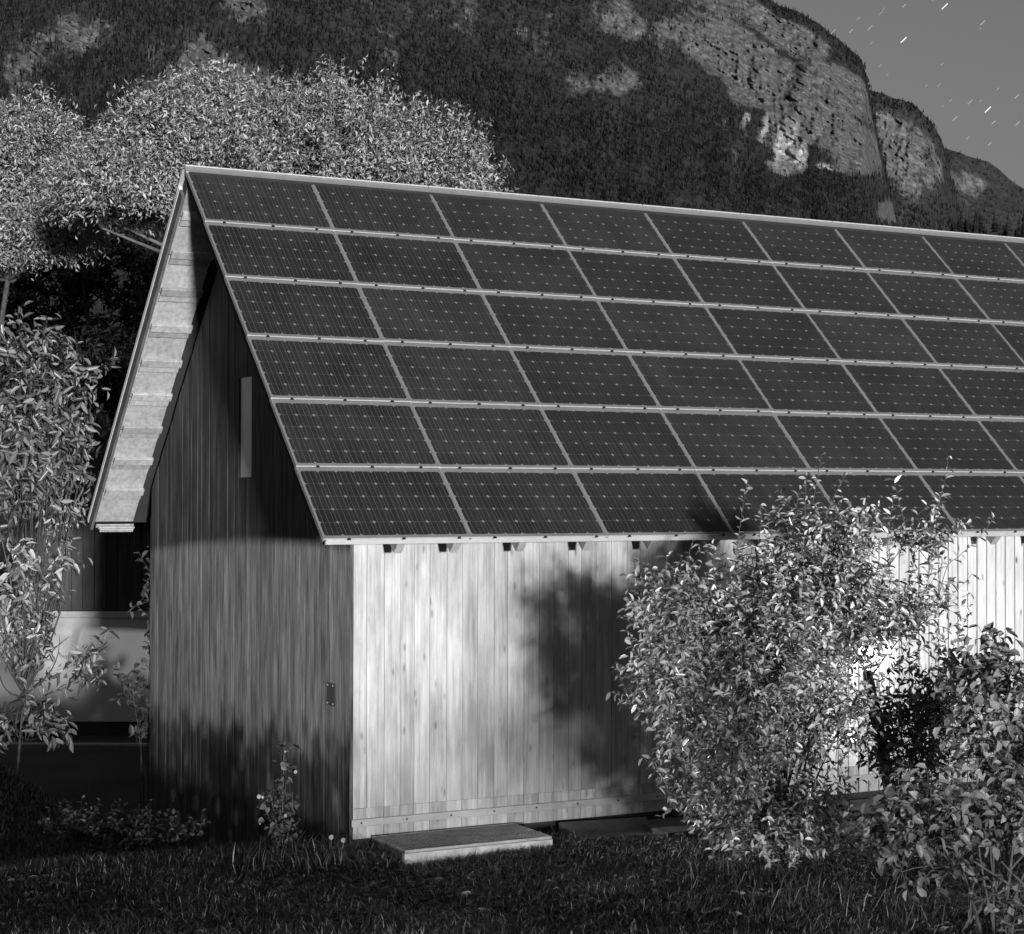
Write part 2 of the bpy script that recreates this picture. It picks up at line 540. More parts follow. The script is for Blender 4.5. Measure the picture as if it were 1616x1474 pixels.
# ridge cap
rc = MB()
rc.prism([(RIDGE_Y - .085 * CT - .0, RIDGE_Z - .085 * ST + .024), (RIDGE_Y, RIDGE_Z + .03), (RIDGE_Y + .22 * CT, RIDGE_Z - .22 * ST + .03),
          (RIDGE_Y + .22 * CT, RIDGE_Z - .22 * ST + .02), (RIDGE_Y, RIDGE_Z + .02), (RIDGE_Y - .085 * CT, RIDGE_Z - .085 * ST + .014)], 0, -.005, XE)
rc_o = bpart(rc, 'ridge_cap', m_alu)
q = MB(); slab(q, -.02, .12, SL - .30, SL - .02, .0, .012, 1); bpart(q, 'ridge_flap', m_alu_lip)
q = MB(); slab(q, -.005, .10, SL - .46, SL - .34, -.03, -.018, 1); bpart(q, 'ridge_flap', m_alu_lip)
# thin raised bead along the ridge, one length per panel
for ci in range(NCOL):
    q = MB().box((ci * PW + .004, RIDGE_Y - .02, RIDGE_Z + .026), ((ci + 1) * PW - .004, RIDGE_Y + .012, RIDGE_Z + .040))
    bpart(q, 'ridge_bead', m_alu_lip, rc_o, .003)

# wall lamps that glow through the shrub
def wall_lamp(x, z, e, label):
    t = empty('wall_lamp', (x, WY, z))
    tag(t, label, 'lamp', 'lamps on the barn wall behind the shrub')
    MB().box((-.05, -.03, -.06), (.05, -.004, .06)).obj('base', m_iron, t, None, .006)
    bpy_me = MB().cyl((0, -.11, 0), .038, .078, 1, 12).mesh('bulb', [])
    em = NT('bulb_glow'); em.b.inputs['Emission Color'].default_value = (1, 1, 1, 1); em.b.inputs['Emission Strength'].default_value = e
    bpy_me.materials.append(em.mat)
    link('bulb', bpy_me, None, t)
    pl = bpy.data.lights.new('wall_lamp_light', 'POINT'); pl.energy = e * .22; pl.shadow_soft_size = .05
    po = bpy.data.objects.new('wall_lamp_light', pl); po.location = (0, -.18, .0); po.parent = t
    col.objects.link(po)
wall_lamp(5.93, 1.36, 20, 'small glowing lamp on the barn wall seen through the big shrub')
wall_lamp(6.2, 1.36, 8, 'fainter glowing lamp just right of the brightest one behind the shrub')
wall_lamp(5.78, .52, 6, 'lowest glowing lamp on the wall behind the shrub')

# ------------------------------------------------------------------ grated concrete box
gb_ = empty('grated_light_well', (.72, -.02, -.03))
tag(gb_, 'low concrete light well with a steel grating at the foot of the pale wall', 'light well')
LX, LY = 1.37, .70
w_ = MB(); w_.box((0, 0, -.4), (LX, .05, -.0)); w_.obj('front_wall', m_conc, gb_, None, .004)
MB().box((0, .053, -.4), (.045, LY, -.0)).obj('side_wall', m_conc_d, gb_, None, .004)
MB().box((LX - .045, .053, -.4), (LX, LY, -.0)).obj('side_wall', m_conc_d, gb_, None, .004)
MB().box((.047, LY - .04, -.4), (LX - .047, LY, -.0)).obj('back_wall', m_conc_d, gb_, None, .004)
gr = MB()
fy0, fy1, fx0, fx1 = .008, LY - .008, .006, LX - .006
gr.box((fx0, fy0, .003), (fx1, fy0 + .012, .024)); gr.box((fx0, fy1 - .012, .003), (fx1, fy1, .024))
gr.box((fx0, fy0 + .013, .003), (fx0 + .012, fy1 - .013, .024)); gr.box((fx1 - .012, fy0 + .013, .003), (fx1, fy1 - .013, .024))
gframe = gr.obj('grating', m_galv, gb_)
gb2 = MB(); xx = fx0 + .03
while xx < fx1 - .02:
    gb2.box((xx, fy0 + .013, .004), (xx + .005, fy1 - .013, .0235)); xx += .034
yy = fy0 + .035
gb3 = MB()
while yy < fy1 - .02:
    gb3.box((fx0 + .013, yy, .010), (fx1 - .013, yy + .004, .0215)); yy += .05
tag(gb2.obj('grating_bars', m_galv, gframe), kind='stuff')
tag(gb3.obj('cross_bars', m_galv, gframe), kind='stuff')

# sloping slab beside it and the paving strip
sl = MB()
sl.add([(2.52, .66, -.03), (3.45, .68, -.06), (3.3, .22, -.17), (2.60, .14, -.21), (2.52, .66, -.3), (3.45, .68, -.3), (3.3, .22, -.3), (2.6, .14, -.3)],
       [(0, 1, 2, 3), (3, 2, 6, 7), (2, 1, 5, 6), (1, 0, 4, 5), (0, 3, 7, 4)])
o = sl.obj('sloping_slab', plain('slab_concrete', .13, .85, 0, .3, 4), None, None, .006)
tag(o, 'grey slab sloping down from the barn wall right of the grating', 'slab')
o = MB().box((3.3, .08, -.3), (XE - .6, .70, -.095)).obj('paving_strip', m_conc_d, None, None, .006)
tag(o, 'dark paving strip along the foot of the barn wall', kind='structure')

# ------------------------------------------------------------------ plants
def leaves_arrays(P, D, L, W, droop=.25, fold=.25, up=None):
    """folded, curved leaf blades of two quads each: P base, D direction, L length, W width"""
    n = len(P)
    D = D / np.linalg.norm(D, axis=1, keepdims=True)
    if up is None:
        up = np.tile([0, 0, 1.0], (n, 1)) + rng.normal(0, .55, (n, 3))
    S = np.cross(D, up); S /= np.linalg.norm(S, axis=1, keepdims=True) + 1e-9
    N = np.cross(S, D)
    L = np.asarray(L)[:, None]; W = np.asarray(W)[:, None]
    dr = droop * L
    b = P; mid = P + D * L * .5 + N * 0
    l1 = P + D * L * .33 - S * W * .5 + N * fold * W
    l2 = P + D * L * .70 - S * W * .40 + N * (fold * W) - N * dr * .35
    tip = P + D * L - N * dr
    r2 = P + D * L * .70 + S * W * .40 + N * (fold * W) - N * dr * .35
    r1 = P + D * L * .33 + S * W * .5 + N * fold * W
    V = np.stack([b, l1, l2, tip, r2, r1], 1).reshape(-1, 3)
    base = (np.arange(n) * 6)[:, None]
    F = np.concatenate([base + np.array([0, 3, 2, 1]), base + np.array([0, 5, 4, 3])], 1)
    return V, F.reshape(-1)

def leaf_mesh_far(name, P, D, L, W, mat, up):
    "two-triangle folded blades for foliage far away"
    n = len(P); D = D / np.linalg.norm(D, axis=1, keepdims=True)
    S = np.cross(D, up); S /= np.linalg.norm(S, axis=1, keepdims=True) + 1e-9
    N = np.cross(S, D); L = np.asarray(L)[:, None]; W = np.asarray(W)[:, None]
    V = np.stack([P, P + D * L * .45 - S * W * .5 + N * W * .25, P + D * L - N * L * .22, P + D * L * .45 + S * W * .5 + N * W * .25], 1).reshape(-1, 3)
    k = (np.arange(n) * 4)[:, None]
    F = np.concatenate([k + np.array([0, 2, 1]), k + np.array([0, 3, 2])], 1).reshape(-1)
    me = np_mesh(name, V, F, np.full(n * 2, 3)); me.materials.append(mat)
    return me

def leaf_mesh(name, P, D, L, W, mat, **k):
    V, F = leaves_arrays(np.asarray(P), np.asarray(D), L, W, **k)
    me = np_mesh(name, V, F, np.full(len(F) // 4, 4))
    me.materials.append(mat)
    return me

def tube_mesh(name, lines, mat, sides=5):
    V = []; F = []; n = 0
    for pts, rad in lines:
        pts = np.asarray(pts, float); m = len(pts)
        T = np.gradient(pts, axis=0); T /= np.linalg.norm(T, axis=1, keepdims=True) + 1e-9
        a = np.cross(T, np.array([.31, .83, .17])); a /= np.linalg.norm(a, axis=1, keepdims=True) + 1e-9
        b = np.cross(T, a)
        ang = np.arange(sides) * 2 * np.pi / sides
        ring = pts[:, None] + np.asarray(rad)[:, None, None] * (a[:, None] * np.cos(ang)[None, :, None] + b[:, None] * np.sin(ang)[None, :, None])
        V.append(ring.reshape(-1, 3))
        i, j = np.meshgrid(np.arange(m - 1), np.arange(sides), indexing='ij')
        q = np.stack([n + i * sides + j, n + i * sides + (j + 1) % sides, n + (i + 1) * sides + (j + 1) % sides, n + (i + 1) * sides + j], -1)
        F.append(q.reshape(-1)); n += m * sides
    F = np.concatenate(F)
    me = np_mesh(name, np.concatenate(V), F, np.full(len(F) // 4, 4), True)
    me.materials.append(mat)
    return me

def bez(a, b, c, n):
    t = np.linspace(0, 1, n)[:, None]
    return (1 - t) ** 2 * a + 2 * t * (1 - t) * b + t * t * c

def rand_dir(n, zb=0.0, s=1.0):
    d = rng.normal(0, 1, (n, 3)); d[:, 2] = d[:, 2] * s + zb
    return d / np.linalg.norm(d, axis=1, keepdims=True)

def crown_tree(name, label, cat, base, ells, n_tw, per, L, mat_leaf, mat_bark, trunk_r=.12, twig=.5, up=.35, group=None, spread=.13, hang=.35, floor=None, wr=(.33, .48), spikes=0, fork_at=.45):
    """tree of trunk, limbs, twigs with leaf tufts; ells = (centre, radii, weight)"""
    root = empty(name, base)
    tag(root, label, cat, group)
    base = np.asarray(base, float)
    wts = np.array([e[2] for e in ells], float); wts /= wts.sum()
    lines = []
    cen = np.average([e[0] for e in ells], axis=0, weights=wts)
    fork = base + (cen - base) * fork_at + np.array([.1, .05, 0])
    lines.append((bez(base * 0, (fork - base) * .5 + rng.normal(0, .08, 3), fork - base, 8), np.linspace(trunk_r, trunk_r * .7, 8)))
    P = []; D = []; UU = []
    idx = rng.choice(len(ells), n_tw, p=wts)
    spk = set(rng.choice(n_tw, spikes, replace=False).tolist()) if spikes else set()
    limb_ends = []
    for e in ells:
        c, r, _ = e
        for q in range(4):
            en = np.asarray(c) + rand_dir(1)[0] * np.asarray(r) * .6
            mid = (fork + en) / 2 + rng.normal(0, .25, 3)
            ln = bez(fork - base, mid - base, en - base, 9)
            lines.append((ln, np.linspace(trunk_r * .55, trunk_r * .12, 9)))
            limb_ends.append(ln)
    allp = np.concatenate([l[4:] for l in limb_ends])
    for k in range(n_tw):
        c, r, _ = ells[idx[k]]
        d = rand_dir(1, .15)[0]
        rad = rng.uniform(.45, 1.0) ** .6
        # lumpy outline
        lump = .62 + .74 * fbm(np.array([d[0] * 2.2 + idx[k] * 3.1 + 50]), np.array([d[2] * 2.2 + d[1] * 1.3 + 60]), 2)[0]
        p = np.asarray(c) + d * np.asarray(r) * rad * lump - base
        if k not in spk and fbm(np.array([p[0] * 1.3 + 31]), np.array([p[2] * 1.5 + p[1] * .9 + 12]), 2)[0] < .46 and rng.random() < .88: continue
        tw = d * twig * rng.uniform(.5, 1.2) + np.array([0, 0, up * twig * rng.uniform(0, 1)])
        m = per
        if k in spk:                       # young shoots standing out of the crown
            d = np.array([d[0], d[1] - .3, abs(d[2]) + .5]); d /= np.linalg.norm(d)
            p = np.asarray(c) + d * np.asarray(r) * rng.uniform(1.0, 1.14) - base
            tw = np.array([d[0] * .3, d[1] * .3, .75]) * rng.uniform(.6, 1.1)
            m = per + 8
        s = p - tw * .5; e_ = p + tw * .5
        tt = rng.uniform(.1, 1, m) ** .8
        pts = s + tw * tt[:, None] + rng.normal(0, spread * .35, (m, 3))
        dd = d * .5 + rng.normal(0, .75, (m, 3)); dd[:, 2] -= hang
        P.append(pts); D.append(dd)
        UU.append(d * .8 + np.array([0, -.1, .45]) + rng.normal(0, .8, (m, 3)))
        if k % 3 == 0 and (floor is None or s[2] + base[2] > floor + .25):
            j = np.argmin(((allp - s) ** 2).sum(1))
            lines.append((bez(allp[j], (allp[j] + s) / 2 + np.array([0, 0, -.1]), s, 4), np.linspace(trunk_r * .13, trunk_r * .07, 4)))
            lines.append((np.stack([s, e_]), np.array([trunk_r * .07, trunk_r * .03])))
    P = np.concatenate(P); D = np.concatenate(D); UU = np.concatenate(UU)
    if floor is not None:
        ok = P[:, 2] + base[2] > floor + rng.normal(0, .06, len(P)); P, D, UU = P[ok], D[ok], UU[ok]
    n = len(P)
    Ls = L * rng.uniform(.45, 1.4, n)
    Ws = Ls * rng.uniform(wr[0], wr[1], n)
    cr = link('crown', leaf_mesh_far('crown', P, D, Ls, Ws, mat_leaf, UU) if L < .1 else leaf_mesh('crown', P, D, Ls, Ws, mat_leaf, droop=.25, up=UU), None, root)
    tag(cr, kind='stuff')
    link('trunk', tube_mesh('trunk', lines, mat_bark), None, root)
    return root

lf_tree = leafy('walnut_leaf', .08, .52, .42, .22)
lf_shade = leafy('shade_leaf', .012, .07, .5, .15, .4, [(0, .01), (.7, .03), (.93, .06), (1, .2)])  # leaf colour darkened in place of the shade under the walnut
lf_bush = leafy('shrub_leaf', .05, .78, .26, .14, .8)
lf_rose = leafy('rose_leaf', .05, .36, .42, .18)
lf_left = leafy('cherry_leaf', .03, .30, .36, .2, .5)
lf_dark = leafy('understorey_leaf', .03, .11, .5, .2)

def E(px, py, z, rx, ry, w, depth=None):
    c = unproject(px, py, z); k = z / FPX
    return (c, np.array([rx * k, (depth or rx * k), ry * k]), w)

# trees behind the barn
b = unproject(470, 800, 23.5); b[2] = ground_h(b[0], b[1])
crown_tree('walnut_tree', 'broad walnut tree with pale lit foliage rising behind the barn ridge', 'tree', b,
           [E(380, 282, 23, 120, 115, 1.3, 1.6), E(520, 268, 23.3, 130, 110, 1.3, 1.6), E(650, 290, 23.6, 105, 85, .9, 1.3), E(535, 176, 23.5, 35, 45, .12, .5), E(250, 250, 22.6, 80, 75, .7, 1.2),
            E(710, 300, 24, 60, 60, .35, 1.0), E(200, 330, 22.4, 110, 80, .8, 1.2), E(330, 182, 23, 60, 42, .3, .8), E(600, 214, 23.6, 50, 50, .25, .8)],
           8800, 24, .068, lf_tree, m_bark_pale, .12, .55, floor=6.32, wr=(.26, .38), spikes=120, fork_at=.8)
b = unproject(-110, 800, 27); b[2] = ground_h(b[0], b[1])
crown_tree('ash_tree', 'softer grey tree at the left edge behind the walnut', 'tree', b,
           [E(30, 270, 26, 90, 90, 1, 1.5), E(-60, 240, 26, 90, 110, .6, 1.5), E(110, 330, 25.5, 60, 80, .6, 1.2), E(10, 380, 25.5, 70, 80, .5, 1.2)],
           3100, 22, .066, lf_tree, m_bark, .06, .5, floor=6.1, wr=(.26, .38), spikes=50, fork_at=.85)
b = unproject(180, 800, 36); b[2] = -1.3
crown_tree('alder_thicket', 'dense trees, leaves coloured dark for the shade under the walnut, above the neighbour roof', 'tree', b,
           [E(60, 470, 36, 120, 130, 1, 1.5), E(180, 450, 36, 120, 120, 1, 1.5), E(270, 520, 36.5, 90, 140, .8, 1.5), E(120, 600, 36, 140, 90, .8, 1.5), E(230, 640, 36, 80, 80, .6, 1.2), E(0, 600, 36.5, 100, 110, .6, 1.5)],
           2300, 16, .13, lf_shade, m_bark, .12, .7)

# cherry tree at the left edge, nearer
b = unproject(25, 900, 21.0); b[2] = ground_h(b[0], b[1])
crown_tree('cherry_tree', 'cherry tree with long drooping leaves at the left edge of the lawn', 'tree', b,
           [E(35, 545, 21.0, 35, 45, .35, .4), E(95, 610, 21.0, 60, 40, .5, .5), E(20, 680, 21.0, 70, 80, .9, .6), E(100, 720, 21.0, 45, 55, .45, .4), E(25, 830, 21.0, 65, 70, 1.0, .5), E(70, 790, 21.0, 50, 45, .5, .4), E(90, 1030, 21.2, 60, 50, .4, .4),
            E(30, 1150, 21.0, 60, 50, .45, .4), E(10, 960, 21.0, 50, 80, .5, .5), E(-70, 750, 21.0, 90, 230, 1.1, .8), E(140, 585, 21.0, 30, 18, .12, .3), E(60, 900, 21.0, 45, 40, .3, .4)],
           560, 15, .125, lf_left, m_bark, .024, .5, up=.1, hang=.5, wr=(.27, .38))

# main shrub: stems fanning from the foot, upright shoots with single leaves
def shrub(name, label, base, targets, mat_leaf, mat_bark, L, W, n_shoot, gap, single, whips=(), sr=.014, up=.5, hang=.1):
    root = empty(name, base); tag(root, label, 'shrub')
    base = np.asarray(base, float)
    lines = []; P = []; D = []; U = []
    stems = []
    for (c, r, w) in targets:
        for q in range(max(1, int(w))):
            en = np.asarray(c) + rand_dir(1)[0] * np.asarray(r) * rng.uniform(.2, .8) - base
            st = rng.normal(0, .06, 3) * np.array([1.5, 1.5, 0])
            mid = np.array([en[0] * .35, en[1] * .35, en[2] * .6]) + rng.normal(0, .08, 3)
            ln = bez(st, mid, en, 12); stems.append(ln)
            lines.append((ln, np.linspace(sr * rng.uniform(.6, 1.1), sr * .25, 12)))
    allp = np.concatenate([s[5:] for s in stems])
    shoots = []
    tot = sum(t[2] for t in targets)
    for (c, r, w) in targets:
        for q in range(int(n_shoot * w / tot)):
            d = rand_dir(1, .1)[0]
            p = np.asarray(c) + d * np.asarray(r) * rng.uniform(.15, 1.0) ** .5 - base
            dirv = d * np.array([.7, .7, .4]) + np.array([0, 0, up]) + rng.normal(0, .25, 3)
            dirv /= np.linalg.norm(dirv)
            ln_ = rng.uniform(.22, .5) if rng.random() < .8 else rng.uniform(.45, .75)
            s = p - dirv * ln_ * .6; e = p + dirv * ln_ * .4
            j = np.argmin(((allp - s) ** 2).sum(1))
            if np.linalg.norm(allp[j] - s) < .9:
                lines.append((bez(allp[j], (allp[j] + s) / 2 + np.array([0, 0, .04]), s, 4), np.linspace(sr * .3, sr * .2, 4)))
            shoots.append(bez(s, (s + e) / 2 + rng.normal(0, .03, 3), e, 6))
    for (a, b_) in whips:
        a = np.asarray(a) - base; b_ = np.asarray(b_) - base
        shoots.append(bez(a, (a + b_) / 2 + rng.normal(0, .05, 3), b_, 10))
    for s in shoots:
        lines.append((s, np.linspace(sr * .22, sr * .10, len(s))))
        Ls = np.linalg.norm(np.diff(s, axis=0), axis=1).sum()
        m = max(3, int(Ls / gap))
        ph = rng.uniform(0, 6)
        T = (s[-1] - s[0]) / (np.linalg.norm(s[-1] - s[0]) + 1e-9)
        a = np.cross(T, [.2, .9, .3]); a /= np.linalg.norm(a); b2 = np.cross(T, a)
        for k in range(m):
            t = (k + .6) / m
            f = t * (len(s) - 1); i = min(int(f), len(s) - 2)
            p = s[i] + (s[i + 1] - s[i]) * (f - i)
            an = ph + k * 2.4
            d = (a * math.cos(an) + b2 * math.sin(an)) + T * .55 + rng.normal(0, .2, 3); d[2] -= hang
            P.append(p); D.append(d)
    P = np.array(P); D = np.array(D); n = len(P)
    Ls = L * rng.uniform(.55, 1.2, n); Ws = Ls * W * rng.uniform(.8, 1.2, n)
    # the leaves that show largest are parts of their own, the rest one mass
    dist = np.linalg.norm(P + base - CAM, axis=1)
    score = Ls * 10 - (dist - dist.min()) * .8 + rng.uniform(0, .4, n)
    big = np.argsort(-score)[:single]
    rest = np.setdiff1d(np.arange(n), big)
    tag(link('foliage', leaf_mesh('foliage', P[rest], D[rest], Ls[rest], Ws[rest], mat_leaf, droop=.22), None, root), kind='stuff')
    protos = [leaf_mesh('leaf', np.zeros((1, 3)), np.array([[1.0, 0, 0]]), [1.0], [W * rng.uniform(.85, 1.15)], mat_leaf, droop=rng.uniform(.1, .35), up=np.array([[0, 0, 1.0]])) for _ in range(6)]
    for i in big:
        o = link('leaf', protos[i % 6], None, root)
        dv = Vector(D[i]).normalized()
        qx = dv.to_track_quat('X', 'Z')
        o.matrix_local = Matrix.Translation(Vector(P[i])) @ qx.to_matrix().to_4x4() @ Matrix.Rotation(rng.normal(0, .6), 4, 'X') @ Matrix.Scale(float(Ls[i]), 4)
    link('stems', tube_mesh('stems', lines, mat_bark), None, root)
    return root

ZB_ = 14.35
def tp(px, py, rx, ry, w, z=ZB_, dep=.75): return E(px, py, z, rx, ry, w, dep)
bb = unproject(1225, 1372, ZB_ + .1); bb[2] = ground_h(bb[0], bb[1])
def wh(x0, y0, x1, y1, z=ZB_): return (unproject(x0, y0, z + rng.normal(0, .15)), unproject(x1, y1, z + rng.normal(0, .15)))
whips = [wh(1265, 880, 1297, 716), wh(1290, 860, 1338, 745), wh(1160, 900, 1180, 757), wh(1188, 900, 1200, 795), wh(1205, 905, 1212, 808), wh(1440, 860, 1497, 718), wh(1450, 840, 1490, 775), wh(1440, 870, 1410, 755),
         wh(1400, 880, 1412, 778), wh(1365, 880, 1366, 785), wh(1020, 980, 1000, 880), wh(1040, 960, 1010, 905), wh(1110, 920, 1095, 850), wh(1130, 930, 1128, 860), wh(1320, 870, 1342, 800), wh(1420, 880, 1470, 790), wh(1465, 870, 1471, 812),
         wh(1240, 870, 1262, 770), wh(1270, 850, 1273, 745), wh(1400, 1010, 1500, 925), wh(1420, 1000, 1535, 905), wh(1400, 1060, 1520, 975), wh(1390, 1080, 1480, 1005), wh(1430, 950, 1510, 920), wh(1380, 1010, 1470, 940),
         wh(1060, 1010, 985, 960, 13.6), wh(1050, 1070, 978, 1050, 13.6), wh(1060, 1120, 990, 1110, 13.6), wh(1070, 960, 1003, 900, 13.6), wh(1080, 1180, 1012, 1196, 13.7), wh(1050, 1030, 990, 1005, 13.5), wh(1090, 940, 1045, 872, 13.7), wh(1120, 1250, 1040, 1290, 14)]
shrub('ornamental_shrub', 'large shrub of small oval leaves with tall shoots in front of the pale barn wall', bb,
      [tp(1290, 905, 80, 65, 3.6), tp(1225, 1000, 115, 85, 5.2), tp(1340, 965, 85, 75, 3.0), tp(1065, 955, 50, 45, 1.7), tp(1135, 1015, 75, 75, 2.5), tp(1062, 1085, 50, 75, 2.0), tp(1160, 1130, 105, 95, 4), tp(1280, 1115, 75, 90, 2.8),
       tp(1110, 1240, 55, 45, 1.2), tp(1225, 1260, 95, 55, 2.0), tp(1300, 835, 42, 45, 1.1), tp(1200, 1315, 100, 30, 1.3), tp(1290, 1290, 70, 40, 1.0), tp(1445, 850, 36, 26, .4), tp(1415, 945, 50, 45, .9), tp(1190, 900, 40, 35, .5),
       tp(1160, 1090, 90, 120, 2.2, 13.75, .5), tp(1240, 1020, 80, 90, 1.4, 13.7, .4), tp(1060, 1050, 40, 80, .9, 13.6, .3),
       tp(1050, 960, 55, 55, .7, 13.45, .4), tp(1048, 1065, 50, 70, .7, 13.45, .4), tp(1080, 1150, 50, 45, .5, 13.5, .3)],
      lf_bush, m_bark_pale, .076, .37, 1750, .030, 290, whips)

# darker low plant between shrub and roses, in front of the lamp glow
b2 = unproject(1440, 1330, 14.6); b2[2] = ground_h(b2[0], b2[1])
shrub('backlit_shrub', 'dark backlit shrub growing low behind the rose bush', b2,
      [tp(1440, 1180, 75, 100, 3, 14.7, .5), tp(1480, 1100, 60, 60, 2, 14.7, .4), tp(1400, 1150, 40, 70, 1, 14.8, .3)],
      lf_left, m_bark, .075, .45, 210, .045, 0, [wh(1450, 1120, 1530, 965, 14.8), wh(1440, 1120, 1480, 1010, 14.8)], up=.4)
# old leaning trunk
tl = bez(unproject(1368, 1060, 15.2), unproject(1385, 1140, 15.2), unproject(1420, 1330, 15.2), 10)
tb = Vector(unproject(1420, 1345, 15.2)); tb.z = float(ground_h(tb.x, tb.y))
st = empty('leaning_trunk', tb); tag(st, 'bare dark trunk stump leaning left behind the big shrub', 'tree stump')
link('trunk', tube_mesh('trunk', [(tl - np.array(tb), np.linspace(.042, .06, 10) + rng.normal(0, .004, 10))], m_bark, 10), None, st)
link('branch', tube_mesh('branch', [(bez(unproject(1378, 1105, 15.2), unproject(1420, 1095, 15.1), unproject(1440, 1100, 15), 6) - np.array(tb), np.linspace(.025, .012, 6))], m_bark, 8), None, st)

# rose bush at right, near
b3 = unproject(1560, 1420, 12.6); b3[2] = ground_h(b3[0], b3[1])
shrub('rose_bush', 'broad leaved bush at the right edge close to the camera', b3,
      [tp(1565, 1065, 55, 50, 1.7, 13, .45), tp(1590, 1170, 60, 70, 2.2, 12.9, .5), tp(1490, 1290, 95, 42, 2.4, 12.8, .5), tp(1590, 1280, 60, 50, 1.6, 12.7, .4), tp(1415, 1315, 50, 42, .9, 12.8, .4), tp(1660, 1200, 70, 150, 2, 12.8, .5), tp(1480, 1370, 40, 30, .3, 12.8, .3)],
      lf_rose, m_bark_pale, .088, .62, 420, .05, 200, [wh(1540, 1010, 1555, 1005, 13), wh(1545, 1050, 1566, 1008, 13)], up=.25, hang=.35)
b4 = unproject(1600, 1474, 11.9); b4[2] = ground_h(b4[0], b4[1])
shrub('creeping_bush', 'small low plant in the bottom right corner of the lawn', b4,
      [tp(1598, 1435, 40, 28, 2, 11.9, .2)], lf_rose, m_bark_pale, .07, .6, 22, .06, 0, sr=.012)
# two pale canes
for (x0, y0, x1, y1, lab) in ((1580, 1360, 1640, 1420, 'upper pale cane leaning at the right edge'), (1535, 1358, 1612, 1408, 'lower pale cane leaning under the rose bush')):
    a = unproject(x0, y0, 12.4); c = unproject(x1, y1, 12.2)
    o = link('garden_cane', tube_mesh('garden_cane', [(np.stack([a, (a + c) / 2, c]), np.full(3, .008))], m_bark_pale, 6)); tag(o, lab, 'cane')

# sapling creeper left of the barn, in silhouette before the white wall
b5 = unproject(238, 1210, 20.8); b5[2] = ground_h(b5[0], b5[1])
shrub('climbing_plant', 'thin leafy climber at the far left corner of the barn', b5,
      [tp(240, 1000, 8, 60, 1, 20.8, .1), tp(215, 1080, 35, 25, 1, 20.9, .15), tp(232, 1150, 12, 30, .8, 20.8, .1), tp(236, 920, 7, 50, .7, 20.8, .1)],
      lf_dark, m_bark, .12, .55, 34, .06, 0, sr=.012)

# hollyhock with round leaves and white flowers by the gable
b6 = unproject(445, 1345, 15.1); b6[2] = ground_h(b6[0], b6[1])
lf_mallow = leafy('mallow_leaf', .05, .17, .5, .2)
hh = empty('hollyhock', b6); tag(hh, 'tall mallow plant with round leaves and white flowers against the dark gable', 'flower')
lines = []; P = []; D = []; FL = []
for (x1, y1, n, wdt) in ((449, 1170, 60, 12), (425, 1248, 46, 18), (462, 1250, 36, 12), (412, 1262, 20, 8), (440, 1230, 40, 8)):
    a = np.array([0, 0, 0.]); c = unproject(x1, y1, 15.1) - b6
    ln = bez(a, c * .5 + rng.normal(0, .02, 3), c, 9); lines.append((ln, np.linspace(.008, .003, 9)))
    for k in range(n):
        t = rng.uniform(.25, 1); i = min(int(t * 8), 7); p = ln[i] + (ln[i + 1] - ln[i]) * (t * 8 - i)
        d = rand_dir(1, .1, .6)[0] + np.array([-.1, -.6, 0])
        P.append(p + d * .02 + rng.normal(0, .028, 3) * np.array([1, .6, .5])); D.append(d)
P = np.array(P); D = np.array(D); n = len(P)
Ls = rng.uniform(.035, .075, n)
link('stems', tube_mesh('stems', lines, m_bark_pale), None, hh)
tag(link('foliage', leaf_mesh('foliage', P, D, Ls, Ls * .95, lf_mallow, droop=.3), None, hh), kind='stuff')
def flower(px, py, z, r, parent, org):
    c = unproject(px, py, z) - org
    mb = MB(); nn = 6
    for k in range(nn):
        a0 = 2 * math.pi * k / nn; a1 = a0 + 1.15
        mb.add([c, c + r * np.array([math.cos(a0), -.35, math.sin(a0)]), c + 1.12 * r * np.array([math.cos((a0 + a1) / 2), -.5, math.sin((a0 + a1) / 2)]), c + r * np.array([math.cos(a1), -.4, math.sin(a1)])], [(0, 1, 2, 3)])
    return link('flower', mb.mesh('flower', [m_petal]), None, parent)
for (px, py, r) in ((466, 1218, .014), (408, 1257, .017), (414, 1258, .012), (450, 1287, .013), (450, 1186, .007), (410, 1300, .006)):
    flower(px, py, 15.0, r, hh, b6)
for (px, py, lab) in ((522, 1321, 'left daisy at the foot of the gable'), (541, 1326, 'right daisy by the corner of the barn')):
    b7 = unproject(px + 2, 1352, 14.95); b7[2] = ground_h(b7[0], b7[1])
    d_ = empty('daisy', b7); tag(d_, lab, 'flower', 'daisies by the barn corner')
    c = unproject(px, py, 14.95) - b7
    link('stem', tube_mesh('stem', [(bez(np.zeros(3), c * .5 + np.array([.01, 0, 0]), c, 5), np.full(5, .003))], m_bark_pale), None, d_)
    flower(px, py, 14.95, .02, d_, b7)

